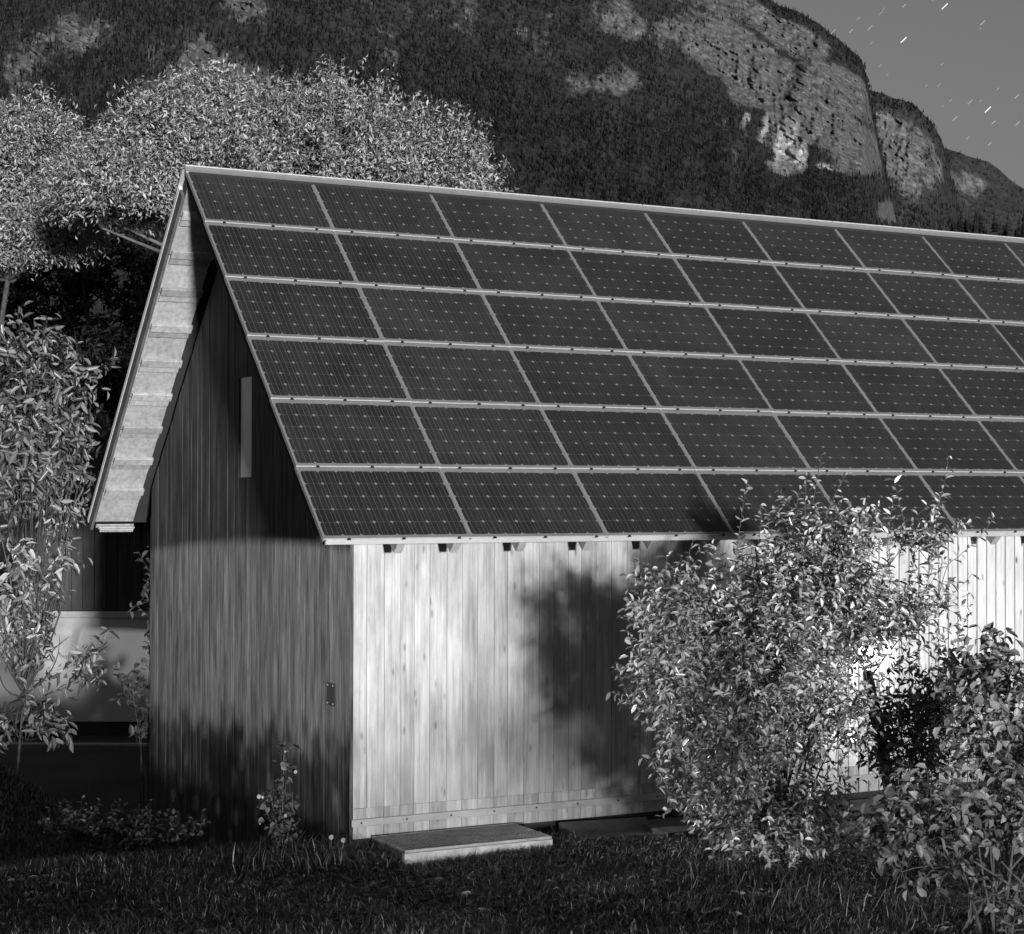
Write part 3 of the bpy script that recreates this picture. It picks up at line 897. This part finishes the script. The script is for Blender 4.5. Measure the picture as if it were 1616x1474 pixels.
# ------------------------------------------------------------------ grass
def blades(name, X, Y, H, W, lean, mat, label):
    n = len(X)
    Z = ground_h(X, Y) - .01
    az = rng.uniform(0, 2 * np.pi, n); l = lean * rng.uniform(.2, 1.3, n) * H
    S = np.stack([np.cos(az + 1.5), np.sin(az + 1.5), np.zeros(n)], 1) * (W / 2)[:, None]
    B = np.stack([X, Y, Z], 1)
    Dv = np.stack([np.cos(az), np.sin(az), np.zeros(n)], 1)
    m = B + Dv * (l * .35)[:, None]; m[:, 2] += H * .6
    t = B + Dv * l[:, None]; t[:, 2] += H * np.sqrt(np.clip(1 - (l / H / 1.6) ** 2, .2, 1))
    V = np.stack([B - S, B + S, m + S * .75, m - S * .75, t], 1).reshape(-1, 3)
    i = (np.arange(n) * 5)[:, None]
    q = (i + np.array([0, 1, 2, 3])); tr = (i + np.array([3, 2, 4]))
    F = np.concatenate([q, tr], 1).reshape(-1)
    sizes = np.tile([4, 3], n)
    o = link(name, np_mesh(name, V, F, sizes), mat)
    tag(o, label, 'grass', kind='stuff')
    return o
def scatter(n, x0, x1, y0, y1):
    X = rng.uniform(x0, x1, n); Y = rng.uniform(y0, y1, n)
    d = np.stack([X - CAM[0], Y - CAM[1]], 1); z = d @ CF[:2]; xx = 808 + FPX * (d @ CR[:2]) / z
    ok = (xx > -60) & (xx < 1680) & (z > 12.2)
    ok &= ~((X > .54) & (Y > .66)) & ~((X > .70) & (X < 2.1) & (Y > -.03)) & ~((X > 2.5) & (X < 3.4) & (Y > .16)) & ~((X > 3.3) & (Y > .06))
    return X[ok], Y[ok]
m_grass = leafy('grass_blade', .016, .21, .4, .25, .6, [(0, .012), (.55, .05), (.85, .16), (1, .5)])
X, Y = scatter(260000, -4.5, 6.5, -5.0, 1.8)
den = fbm(X * 1.1 + 9, Y * 1.1 + 3, 3)
keep = rng.random(len(X)) < np.clip(.25 + den * 1.2, 0, 1)
X, Y = X[keep], Y[keep]
hh_ = .035 + .07 * fbm(X * .9, Y * .9, 3)
H = hh_ * rng.uniform(.6, 1.5, len(X))
blades('lawn_grass', X, Y, H, rng.uniform(.005, .011, len(X)), 1.1, m_grass, 'dark lawn grass in front of the barn')
X, Y = scatter(60000, -3.5, .5, 1.5, 8.5)
blades('slope_grass', X, Y, rng.uniform(.05, .13, len(X)), rng.uniform(.006, .012, len(X)), .8, m_grass, 'short grass on the slope left of the gable')
X, Y = scatter(40000, -4, 3.6, 8.5, 19)
blades('terrace_grass', X, Y, rng.uniform(.05, .12, len(X)), rng.uniform(.012, .02, len(X)), .8, m_grass, 'far grass below the neighbour house')
# long arching leaves at the barn corner and around the grated box
def tuft(name, px, py, z, n, h, label, r=.2, w=.009):
    c = unproject(px, py, z)
    X = c[0] + rng.normal(0, r, n); Y = c[1] + rng.normal(0, r * .6, n)
    ok = ~((X > .52) & (Y > .60)) & ~((X > .72) & (X < 2.09) & (Y > -.02))
    X, Y = X[ok], Y[ok]
    return blades(name, X, Y, h * rng.uniform(.5, 1.2, len(X)), rng.uniform(w * .6, w * 1.3, len(X)), 1.25, m_grass, label)
tuft('grass_tuft', 500, 1350, 14.9, 700, .26, 'long arching grass at the foot of the gable corner', .32)
tuft('grass_tuft', 600, 1365, 14.8, 260, .16, 'grass tuft left of the grated light well', .16)
tuft('grass_tuft', 730, 1375, 14.9, 220, .13, 'grass growing against the front of the light well', .35)
tuft('grass_tuft', 900, 1340, 15.6, 260, .12, 'grass at the right end of the light well', .22)
tuft('grass_tuft', 1225, 1395, 14.2, 520, .27, 'long grass round the stems of the big shrub', .35)
tuft('grass_tuft', 1330, 1400, 13.6, 420, .24, 'long grass under the big shrub', .5)
tuft('grass_tuft', 1480, 1420, 13.0, 300, .26, 'long grass below the rose bush', .4)
tuft('grass_tuft', 320, 1375, 14.6, 300, .12, 'grass edge along the top of the slope', .6)
# weeds and fallen leaves lying in the lawn
X, Y = scatter(900, -4, 6, -4.5, 1.2)
Pw = []; Dw = []
for x_, y_ in zip(X, Y):
    z_ = float(ground_h(x_, y_))
    for q in range(6):
        a_ = q * 1.05 + rng.uniform(0, .6); Pw.append((x_, y_, z_ + .02)); Dw.append((math.cos(a_), math.sin(a_), .5))
Lw = rng.uniform(.04, .11, len(Pw))
tag(link('lawn_weeds', leaf_mesh('lawn_weeds', np.array(Pw), np.array(Dw), Lw, Lw * .4, m_grass, droop=.3)), 'broad leaved weeds growing in the dark lawn', 'weeds', kind='stuff')
X, Y = scatter(260, -2, 6, -4.5, .6)
Pf = np.stack([X, Y, ground_h(X, Y) + rng.uniform(.03, .08, len(X))], 1)
Lf = rng.uniform(.03, .055, len(X))
tag(link('fallen_leaves', leaf_mesh('fallen_leaves', Pf, rand_dir(len(X), 0, .3), Lf, Lf * .5, lf_left, droop=.3)), 'fallen leaves scattered over the lawn', 'leaves', kind='stuff')
# low groundcover left of the gable
b8 = unproject(300, 1330, 15.8); b8[2] = ground_h(b8[0], b8[1])
shrub('groundcover_plant', 'low flowering groundcover left of the dark gable', b8,
      [(b8 + np.array([-.2, .3, .12]), np.array([.55, .6, .1]), 2), (b8 + np.array([-.5, 1.2, .12]), np.array([.6, .6, .12]), 2)],
      lf_dark, m_bark, .055, .6, 130, .035, 0, sr=.01)
b9 = unproject(300, 1345, 14.95); b9[2] = ground_h(b9[0], b9[1])

# ------------------------------------------------------------------ neighbour house
def house_pt(px, py, z=31): return unproject(px, py, z)
fx = np.array([CR[0], CR[1], 0]); fx /= np.linalg.norm(fx); fyv = np.array([-fx[1], fx[0], 0])
o_ = unproject(250, 1150, 31.0)
HB = empty('neighbour_house', (o_[0], o_[1], -1.45), math.atan2(fx[1], fx[0]))
tag(HB, 'neighbour house with white lower wall and dark upper cladding left of the barn', 'house')
k31 = 31 / FPX
def hz(py): return 2.908 + (785 - py) * k31 + 1.45      # height over the house base for a pixel row
W0, W1 = -6.5, 1.6
MB().box((W0, 0, hz(1148)), (W1, 5, hz(985))).obj('lower_wall', m_render, HB)
MB().box((W0, .05, -.3), (W1, 4.95, hz(1149))).obj('plinth', m_dkwall, HB)
MB().box((W0, -.05, hz(984.5)), (W1, 5.05, hz(974))).obj('trim', plain('pale_trim', .4, .8), HB, None, .01)
nb = 0
xx = W0
dm = wood('dark_house_boards', .03, .07, .5, 0, .2)
while xx < W1:
    MB().box((xx, .0, hz(973)), (xx + .19, .05, hz(832))).obj('cladding_board', dm, HB); xx += .2
MB().box((W0, .06, hz(973)), (W1, 5, hz(832))).obj('upper_wall', m_back, HB)
rf = MB(); rf.prism([(-.5, hz(832)), (5.5, hz(832)), (5.5, hz(812)), (2.5, hz(690)), (-.5, hz(812))], 0, W0 - .3, W1 + .2)
rf.obj('roof', m_dkwall, HB)
MB().box((W0, -1.2, hz(1168) - .07), (W1, -1.05, hz(1168))).obj('kerb', plain('kerb_stone', .3, .8), HB)
# lit hedge top behind the house roof
b10 = unproject(150, 700, 37); b10[2] = -1.45
crown_tree('clipped_hedge', 'bright strip of foliage above the neighbour roof', 'hedge', b10,
           [E(150, 668, 33.5, 45, 16, 1, .4), E(60, 670, 33.5, 60, 18, 1, .4)], 90, 14, .12, lf_tree, m_bark, .05, .3)

# unseen hedges added to shade the wall foot and the gable base
def hedge(a, b, h, name, label, n=26000, pw=.8):
    a = np.array(a, float); b = np.array(b, float); c = (a + b) / 2; ln = np.linalg.norm(b - a); t = (b - a) / ln; q = np.array([-t[1], t[0]])
    root = empty(name, (c[0], c[1], -.15)); tag(root, label, 'hedge')
    u_ = rng.uniform(-ln / 2, ln / 2, n); v_ = np.clip(rng.normal(0, .16, n), -.4, .4)
    P = np.stack([t[0] * u_ + q[0] * v_, t[1] * u_ + q[1] * v_, rng.uniform(0, 1, n) ** pw * h], 1)
    P[:, 2] *= .93 + .14 * fbm(u_ * .8 + 77, u_ * 0 + 3, 3)
    L = rng.uniform(.06, .14, n)
    tag(link('foliage', leaf_mesh('foliage', P, rand_dir(n), L, L * .5, lf_dark), None, root), kind='stuff')
    m = MB(); w = .1
    for k in range(int(ln / .5) + 1):
        p = t * (-ln / 2 + k * .5); m.box((p[0] - .02, p[1] - .02, -.1), (p[0] + .02, p[1] + .02, h * .7))
    tag(m.obj('stems', m_bark, root), kind='stuff')
hedge((-10, -26), (10, -26), 1.7, 'added_shade_hedge', 'long unseen hedge added behind the camera to shade the wall foot', 13000, 1.6)  # added out of view so the long wall darkens towards its foot
hedge((-5.2, -3.0), (-4.75, 9.0), 2.85, 'added_shade_hedge', 'tall unseen hedge added left of the lawn to shade the gable base', 46000, .8)  # added out of view, keeps the spot off the gable base

crown_tree('added_shade_tree', 'unseen young tree added behind the camera to shade part of the barn wall', 'tree', (-.9, -18.0, -.15),  # unseen tree added to spread soft shadow left of the shrub's own
           [(np.array([-1.15, -18.0, 1.9]), np.array([.8, .5, .75]), 1.0), (np.array([-.5, -18.0, 1.1]), np.array([.55, .5, .5]), .7), (np.array([-1.3, -18.0, 1.3]), np.array([.4, .4, .35]), .3)],
           300, 14, .11, lf_dark, m_bark, .03, .4)

# ------------------------------------------------------------------ mountain
def ridge(name, label, xs, skx, sky_y, base_y, D0, D1, nx, nt, power, rockfun, relief, seed, wrap=None):
    px = np.linspace(xs[0], xs[1], nx) if xs[0] >= 0 else np.concatenate([np.linspace(xs[0], -20, 50), np.linspace(-16, xs[1], nx - 50)])
    sy = np.interp(px, skx, sky_y)
    sy = sy + 5 * (fbm(px * .03 + seed, px * 0 + seed, 4) - .5) * 2
    t = np.linspace(0, 1, nt)
    PX, T0 = np.meshgrid(px, t, indexing='ij')
    S_ = sy[:, None]; lo_ = np.maximum(430.0, S_ + 4); m_ = np.maximum(-30.0, S_); hi_ = m_ + .06 * (lo_ - m_)
    PY = np.where(T0 < .08, base_y + (lo_ - base_y) * T0 / .08, np.where(T0 < .9, lo_ + (hi_ - lo_) * (T0 - .08) / .82, hi_ + (S_ - hi_) * (T0 - .9) / .1))
    T = (base_y - PY) / (base_y - S_)
    Dd = D0 + (D1 - D0) * T ** power
    rock = rockfun(PX, PY, T, sy[:, None])
    n = fbm(PX * .006 + seed, PY * .006 + seed, 4) - .5
    gul = 1 - np.abs(2 * fbm(PX * .014 + PY * .003 + seed, PY * .004 + seed * 2, 4) - 1)
    ca, sa = math.cos(math.radians(34)), math.sin(math.radians(34))
    A_, B_ = PX * ca + PY * sa, -PX * sa + PY * ca
    crag = 1 - np.abs(2 * fbm(A_ * .035 + seed, B_ * .11 + seed, 5) - 1)
    crack = 1 - np.abs(2 * fbm(PX * .12 + seed, PY * .04 + seed, 5) - 1)
    grit = fbm(PX * .24 + seed, PY * .2 + seed, 3) - .5
    canopy = fbm(PX * .30, PY * .16, 2) - .5
    Dd = Dd + relief * (n * 1.6 + gul * .9) + rock * relief * (.75 * (crag - .6) + .45 * (crack - .6) + .12 * grit) + (1 - rock) * relief * .10 * canopy
    if wrap is not None: Dd = Dd + wrap(PX)
    V = CAM + (CF + CR * ((PX - 808) / FPX)[..., None] - CU * ((PY - 737) / FPX)[..., None]) * Dd[..., None]
    F = grid_faces(nx, nt)
    me = np_mesh(name, V.reshape(-1, 3), F.ravel(), np.full(len(F), 4), False)
    at = me.attributes.new('rock', 'FLOAT', 'POINT'); at.data.foreach_set('value', np.clip(rock, 0, 1).astype(np.float32).ravel())
    sc_ = np.zeros_like(rock)
    for (cx, cy, rx, ry, a_) in ((1180, 196, 5, 20, -5), (1207, 205, 5, 18, 8), (1232, 222, 8, 30, 10), (1246, 228, 9, 34, 14), (1262, 248, 12, 16, 20), (1298, 263, 18, 6, 15), (1228, 262, 12, 6, 10)):
        sc_ = np.maximum(sc_, gauss(PX, PY, cx, cy, rx, ry, a_))
    at2 = me.attributes.new('scar', 'FLOAT', 'POINT'); at2.data.foreach_set('value', np.clip(sc_ * 1.2, 0, 1).astype(np.float32).ravel())
    o = link(name, me, m_mount); tag(o, label, kind='structure')
    return V, rock, PX, PY
mt = NT('mountain')
an = mt.node('ShaderNodeAttribute', attribute_name='rock')
v = mt.coords((1, 1, .35)); v1 = mt.coords((1, 1, 1))
rk_ = mt.ramp(mt.noise(v1, .03, 10, .78), [(.34, .03), (.46, .075), (.56, .12), (.7, .24)])
scr_ = mt.node('ShaderNodeAttribute', attribute_name='scar')
rk = mt.mix(rk_, mt.ramp(mt.noise(v, .03, 8, .7), [(.35, .12), (.6, .46)]), scr_.outputs['Fac'])
fo = mt.ramp(mt.noise(v1, .03, 8, .75), [(.35, .015), (.65, .045)])
brk = mt.node('ShaderNodeMath', operation='ADD')
nz_ = mt.noise(v, .016, 9, .75)
nzm = mt.node('ShaderNodeMath', operation='MULTIPLY'); mt.ln(nz_, nzm.inputs[0]); nzm.inputs[1].default_value = 1.8
nz = nzm.outputs[0]
sb = mt.node('ShaderNodeMath', operation='SUBTRACT'); mt.ln(nz, sb.inputs[0]); sb.inputs[1].default_value = .9
mt.ln(an.outputs['Fac'], brk.inputs[0]); mt.ln(sb.outputs[0], brk.inputs[1])
msk = mt.ramp(brk.outputs[0], [(.30, 0), (.62, 1)])
mt.base(mt.mix(fo, rk, msk)); mt.rough(.95); mt.b.inputs['Specular IOR Level'].default_value = .05
m_mount = mt.mat

def gauss(PX, PY, cx, cy, rx, ry, rot=0.0):
    a = math.radians(rot); dx, dy = PX - cx, PY - cy
    u_ = dx * math.cos(a) + dy * math.sin(a); v_ = -dx * math.sin(a) + dy * math.cos(a)
    return np.exp(-(u_ / rx) ** 2 - (v_ / ry) ** 2)
def rock_main(PX, PY, T, sy):
    fl = np.interp(PX, [700, 1000, 1060, 1163, 1254, 1305, 1380, 1431, 1507], [-300, -20, 60, 150, 205, 245, 285, 320, 365])
    cap = sstep(PY - sy, 10, 30) * 1.0
    wc = sstep(PX, 1120, 1230); capl = cap * wc + (1 - wc)
    vert = fbm(PX * .05, PY * .012 + 9, 4)
    nb = fbm(PX * .012 + 4, PY * .02 + 4, 4)
    ca, sa = math.cos(math.radians(36)), math.sin(math.radians(36))
    led = fbm((PX * ca + PY * sa) * .007 + 3, (-PX * sa + PY * ca) * .035 + 8, 5)
    rag = fbm(PX * .03 + 21, PY * .03 + 2, 5) - .5
    r = (1 - sstep(PY - fl + 70 * (nb - .5) + 60 * rag, -22, 22)) * capl * sstep(PX + 90 * rag, 1000, 1170) * np.clip(-.5 + 1.9 * led + .7 * nb, 0, 1)
    for (cx, cy, rx, ry, a, s) in ((1180, 195, 8, 22, 0, .8), (1212, 205, 9, 26, 5, .9), (1238, 225, 16, 40, 12, 1.2), (1262, 245, 18, 22, 30, 1.1), (1295, 262, 24, 8, 15, .8), (1225, 262, 16, 8, 10, .6),
                               (960, 20, 40, 30, 20, .9), (1010, 45, 50, 18, 5, .8), (985, 128, 34, 18, 0, .8), (930, 135, 60, 18, 0, .55), (1120, 90, 60, 18, 35, .9), (1060, 70, 22, 36, 0, .6), (380, 5, 46, 26, 20, .85), (270, 115, 36, 60, 10, .75), (330, 105, 40, 46, -20, .65), (410, 130, 70, 30, 20, .6), (150, 40, 60, 30, -20, .5), (620, 60, 40, 80, 0, .35), (720, 20, 60, 50, 10, .4), (850, 60, 40, 50, 0, .45), (560, 10, 40, 40, 0, .4),
                               (30, 110, 26, 55, 15, .75), (110, 60, 50, 34, 0, .5), (1410, 335, 22, 22, 40, .8), (1440, 352, 30, 12, 20, .5), (1150, 200, 10, 14, 0, .5), (1160, 250, 14, 30, 10, .4)):
        r = r + s * gauss(PX + 40 * rag, PY + 30 * rag, cx, cy, rx, ry, a) * np.clip(-.25 + 2.3 * vert, 0, 1.3)
    return np.clip(r, 0, 1)
Vm, rm, PXm, PYm = ridge('mountain', 'dark forested mountain with pale cliffs filling the sky behind the barn', (-420, 1440),
    [-420, 0, 500, 900, 1100, 1215, 1260, 1290, 1330, 1360, 1367, 1376, 1388, 1398, 1412, 1440], [-700, -560, -400, -190, -70, 0, 20, 36, 68, 95, 118, 165, 225, 270, 340, 440], 800, 2300, 6800, 760, 350, 1.3, rock_main, 150, 3.0,
    lambda PX: 200 * sstep(PX, 1350, 1420))
def rock_b(PX, PY, T, sy):
    nb = fbm(PX * .03 + 14, PY * .02 + 4, 4)
    return np.clip(sstep(PY - sy, 16, 40) * np.clip(-.15 + 1.6 * nb, 0, .8) * (1 - sstep(PY, 280, 345)), 0, 1)
Vb, rb, PXb, PYb = ridge('second_ridge', 'rocky shoulder behind the main cliff', (1330, 1540),
    [1330, 1374, 1400, 1440, 1470, 1486, 1496, 1510, 1540], [120, 140, 150, 166, 196, 222, 256, 320, 440], 800, 5600, 7700, 150, 200, 1.0, rock_b, 110, 8.0, lambda PX: 150 * sstep(PX, 1470, 1520))
Vc, rc_, PXc, PYc = ridge('far_ridge', 'pale far ridge at the right edge', (1450, 2300),
    [1450, 1490, 1530, 1560, 1600, 1616, 1700, 1900, 2300], [220, 236, 247, 257, 287, 297, 350, 430, 500], 800, 6400, 9000, 220, 160, 1.0, rock_b, 130, 12.0)

# conifers: far-off wood on the slopes, joined (one mesh per wood)
def conifers(name, label, V, rock, n, hmin, hmax, sel, mat, w=.2, sides=4):
    nx, nt = rock.shape
    i = rng.integers(1, nx - 1, n); j = (rng.random(n) * (nt - 2)).astype(int)
    p = V[i, j] + rng.normal(0, 1, (n, 3)) * np.array([6, 6, 0])
    ok = (rng.random(n) > rock[i, j] * 1.5) & (rng.random(n) < np.clip(.25 + 2.2 * (fbm(i * .035 + j * .03 + 5, j * .05 - i * .008 + 9, 4) - .25), 0, 1)) & sel(i, j)
    p = p[ok]; n = len(p)
    h = rng.uniform(hmin, hmax, n); r = h * w * rng.uniform(.8, 1.2, n)
    a = np.arange(sides) * 2 * np.pi / sides + .4
    ring = np.stack([np.cos(a), np.sin(a), np.zeros(sides)], 1)
    B = p[:, None] + ring[None] * r[:, None, None]; B[..., 2] -= (h * .15)[:, None]
    T_ = p.copy(); T_[:, 2] += h
    VV = np.concatenate([B, T_[:, None]], 1).reshape(-1, 3)
    k = (np.arange(n) * (sides + 1))[:, None]
    F = np.concatenate([k + np.array([q, (q + 1) % sides, sides]) for q in range(sides)], 1).reshape(-1)
    o = link(name, np_mesh(name, VV, F, np.full(n * sides, 3)), mat)
    tag(o, label, 'forest', kind='stuff')
m_con = leafy('conifer', .006, .026, .9, 0, .05)
conifers('conifer_forest', 'dense dark conifer forest covering the mountain slope', Vm, rm, 95000, 8, 17, lambda i, j: np.ones(len(i), bool), m_con)
conifers('conifer_forest', 'thin line of conifers along the second ridge', Vb, rb, 7000, 9, 17, lambda i, j: (PYb[i, j] < 420), m_con)
conifers('conifer_forest', 'scattered conifers on the far ridge at right', Vc, rc_, 7000, 9, 17, lambda i, j: PYc[i, j] < 420, m_con)
# nearer dark tree line just above the ridge at right
n = 150
for grp in range(1):
    pxs = np.concatenate([rng.uniform(1240, 1700, n)])
    zs = rng.uniform(1500, 1900, n)
    tops = np.interp(pxs, [1240, 1330, 1400, 1480, 1530, 1560, 1600, 1700], [352, 352, 356, 348, 330, 338, 336, 330]) + rng.uniform(-8, 26, n)
    VV = []; FF = []; c_ = 0
    for q in range(n):
        c = unproject(pxs[q], tops[q], zs[q]); hgt = 22 * rng.uniform(.8, 1.5)
        lay = 7
        for L_ in range(lay):
            z0 = c[2] - hgt * (L_ + 1.3) / lay; z1 = c[2] - hgt * L_ / lay * .92; r = hgt * .24 * (L_ + .8) / lay * rng.uniform(.75, 1.2)
            ang = np.arange(6) * math.pi / 3 + rng.uniform(0, 1)
            for a_ in ang: VV.append((c[0] + r * math.cos(a_) * rng.uniform(.7, 1.2), c[1] + r * math.sin(a_) * rng.uniform(.7, 1.2), z0))
            VV.append((c[0], c[1], z1))
            FF += [(c_ + a_, c_ + (a_ + 1) % 6, c_ + 6) for a_ in range(6)]; c_ += 7
    me = bpy.data.meshes.new('tree_line'); me.from_pydata(VV, [], FF); me.materials.append(m_con)
    o = bpy.data.objects.new('tree_line', me); col.objects.link(o)
    tag(o, 'dark line of nearer conifers just above the barn ridge at right', 'forest', kind='stuff')

# ------------------------------------------------------------------ stars
star_m = NT('star_light'); star_m.base(0.0)
star_m.b.inputs['Emission Color'].default_value = (1, 1, 1, 1); star_m.b.inputs['Emission Strength'].default_value = .75
faint_m = NT('faint_star_light'); faint_m.base(0.0)
faint_m.b.inputs['Emission Color'].default_value = (1, 1, 1, 1); faint_m.b.inputs['Emission Strength'].default_value = .24
def stars(name, lst, mat, wpx, label):
    V = []; F = []
    Z = 40000.0
    for (x, y, l) in lst:
        dx, dy = .72 * l / 2, -.70 * l / 2
        nx_, ny_ = .70 * wpx / 2, .72 * wpx / 2
        k = len(V)
        V += [tuple(unproject(x - dx - nx_, y - dy - ny_, Z)), tuple(unproject(x - dx + nx_, y - dy + ny_, Z)), tuple(unproject(x + dx + nx_, y + dy + ny_, Z)), tuple(unproject(x + dx - nx_, y + dy - ny_, Z))]
        back = [tuple(unproject(x, y, Z + 60))]
        V += back
        F += [(k, k + 1, k + 2, k + 3), (k + 1, k, k + 4), (k + 2, k + 1, k + 4), (k + 3, k + 2, k + 4), (k, k + 3, k + 4)]
    me = bpy.data.meshes.new(name); me.from_pydata(V, [], F); me.materials.append(mat)
    o = bpy.data.objects.new(name, me); col.objects.link(o); tag(o, label, kind='structure')
stars('stars', [(1491, 10, 13), (1426, 63, 13), (1559, 173, 13)], star_m.mat, 1.5, 'three bright stars above the mountain')
fs = [(1315, 50, 10), (1343, 49, 8), (1373, 44, 10), (1551, 36, 11), (1266, 24, 7), (1427, 9, 8), (1531, 161, 10), (1507, 187, 10), (1568, 193, 8), (1605, 152, 9), (1606, 195, 9), (1562, 227, 8)]
dim = []
while len(dim) < 36:
    x_, y_ = rng.uniform(1230, 1700), rng.uniform(-40, 330)
    if y_ < np.interp(x_, [1215, 1290, 1330, 1360, 1374, 1440, 1490, 1560, 1616, 1700], [-4, 30, 60, 88, 130, 158, 222, 246, 288, 340]) - 14: dim.append((x_, y_, rng.uniform(4, 8)))
dim_m = NT('dim_star_light'); dim_m.base(0.0)
dim_m.b.inputs['Emission Color'].default_value = (1, 1, 1, 1); dim_m.b.inputs['Emission Strength'].default_value = .155
stars('dim_stars', dim, dim_m.mat, 1.1, 'very faint stars between the brighter ones')
stars('faint_stars', fs, faint_m.mat, 1.2, 'faint stars scattered over the night sky')
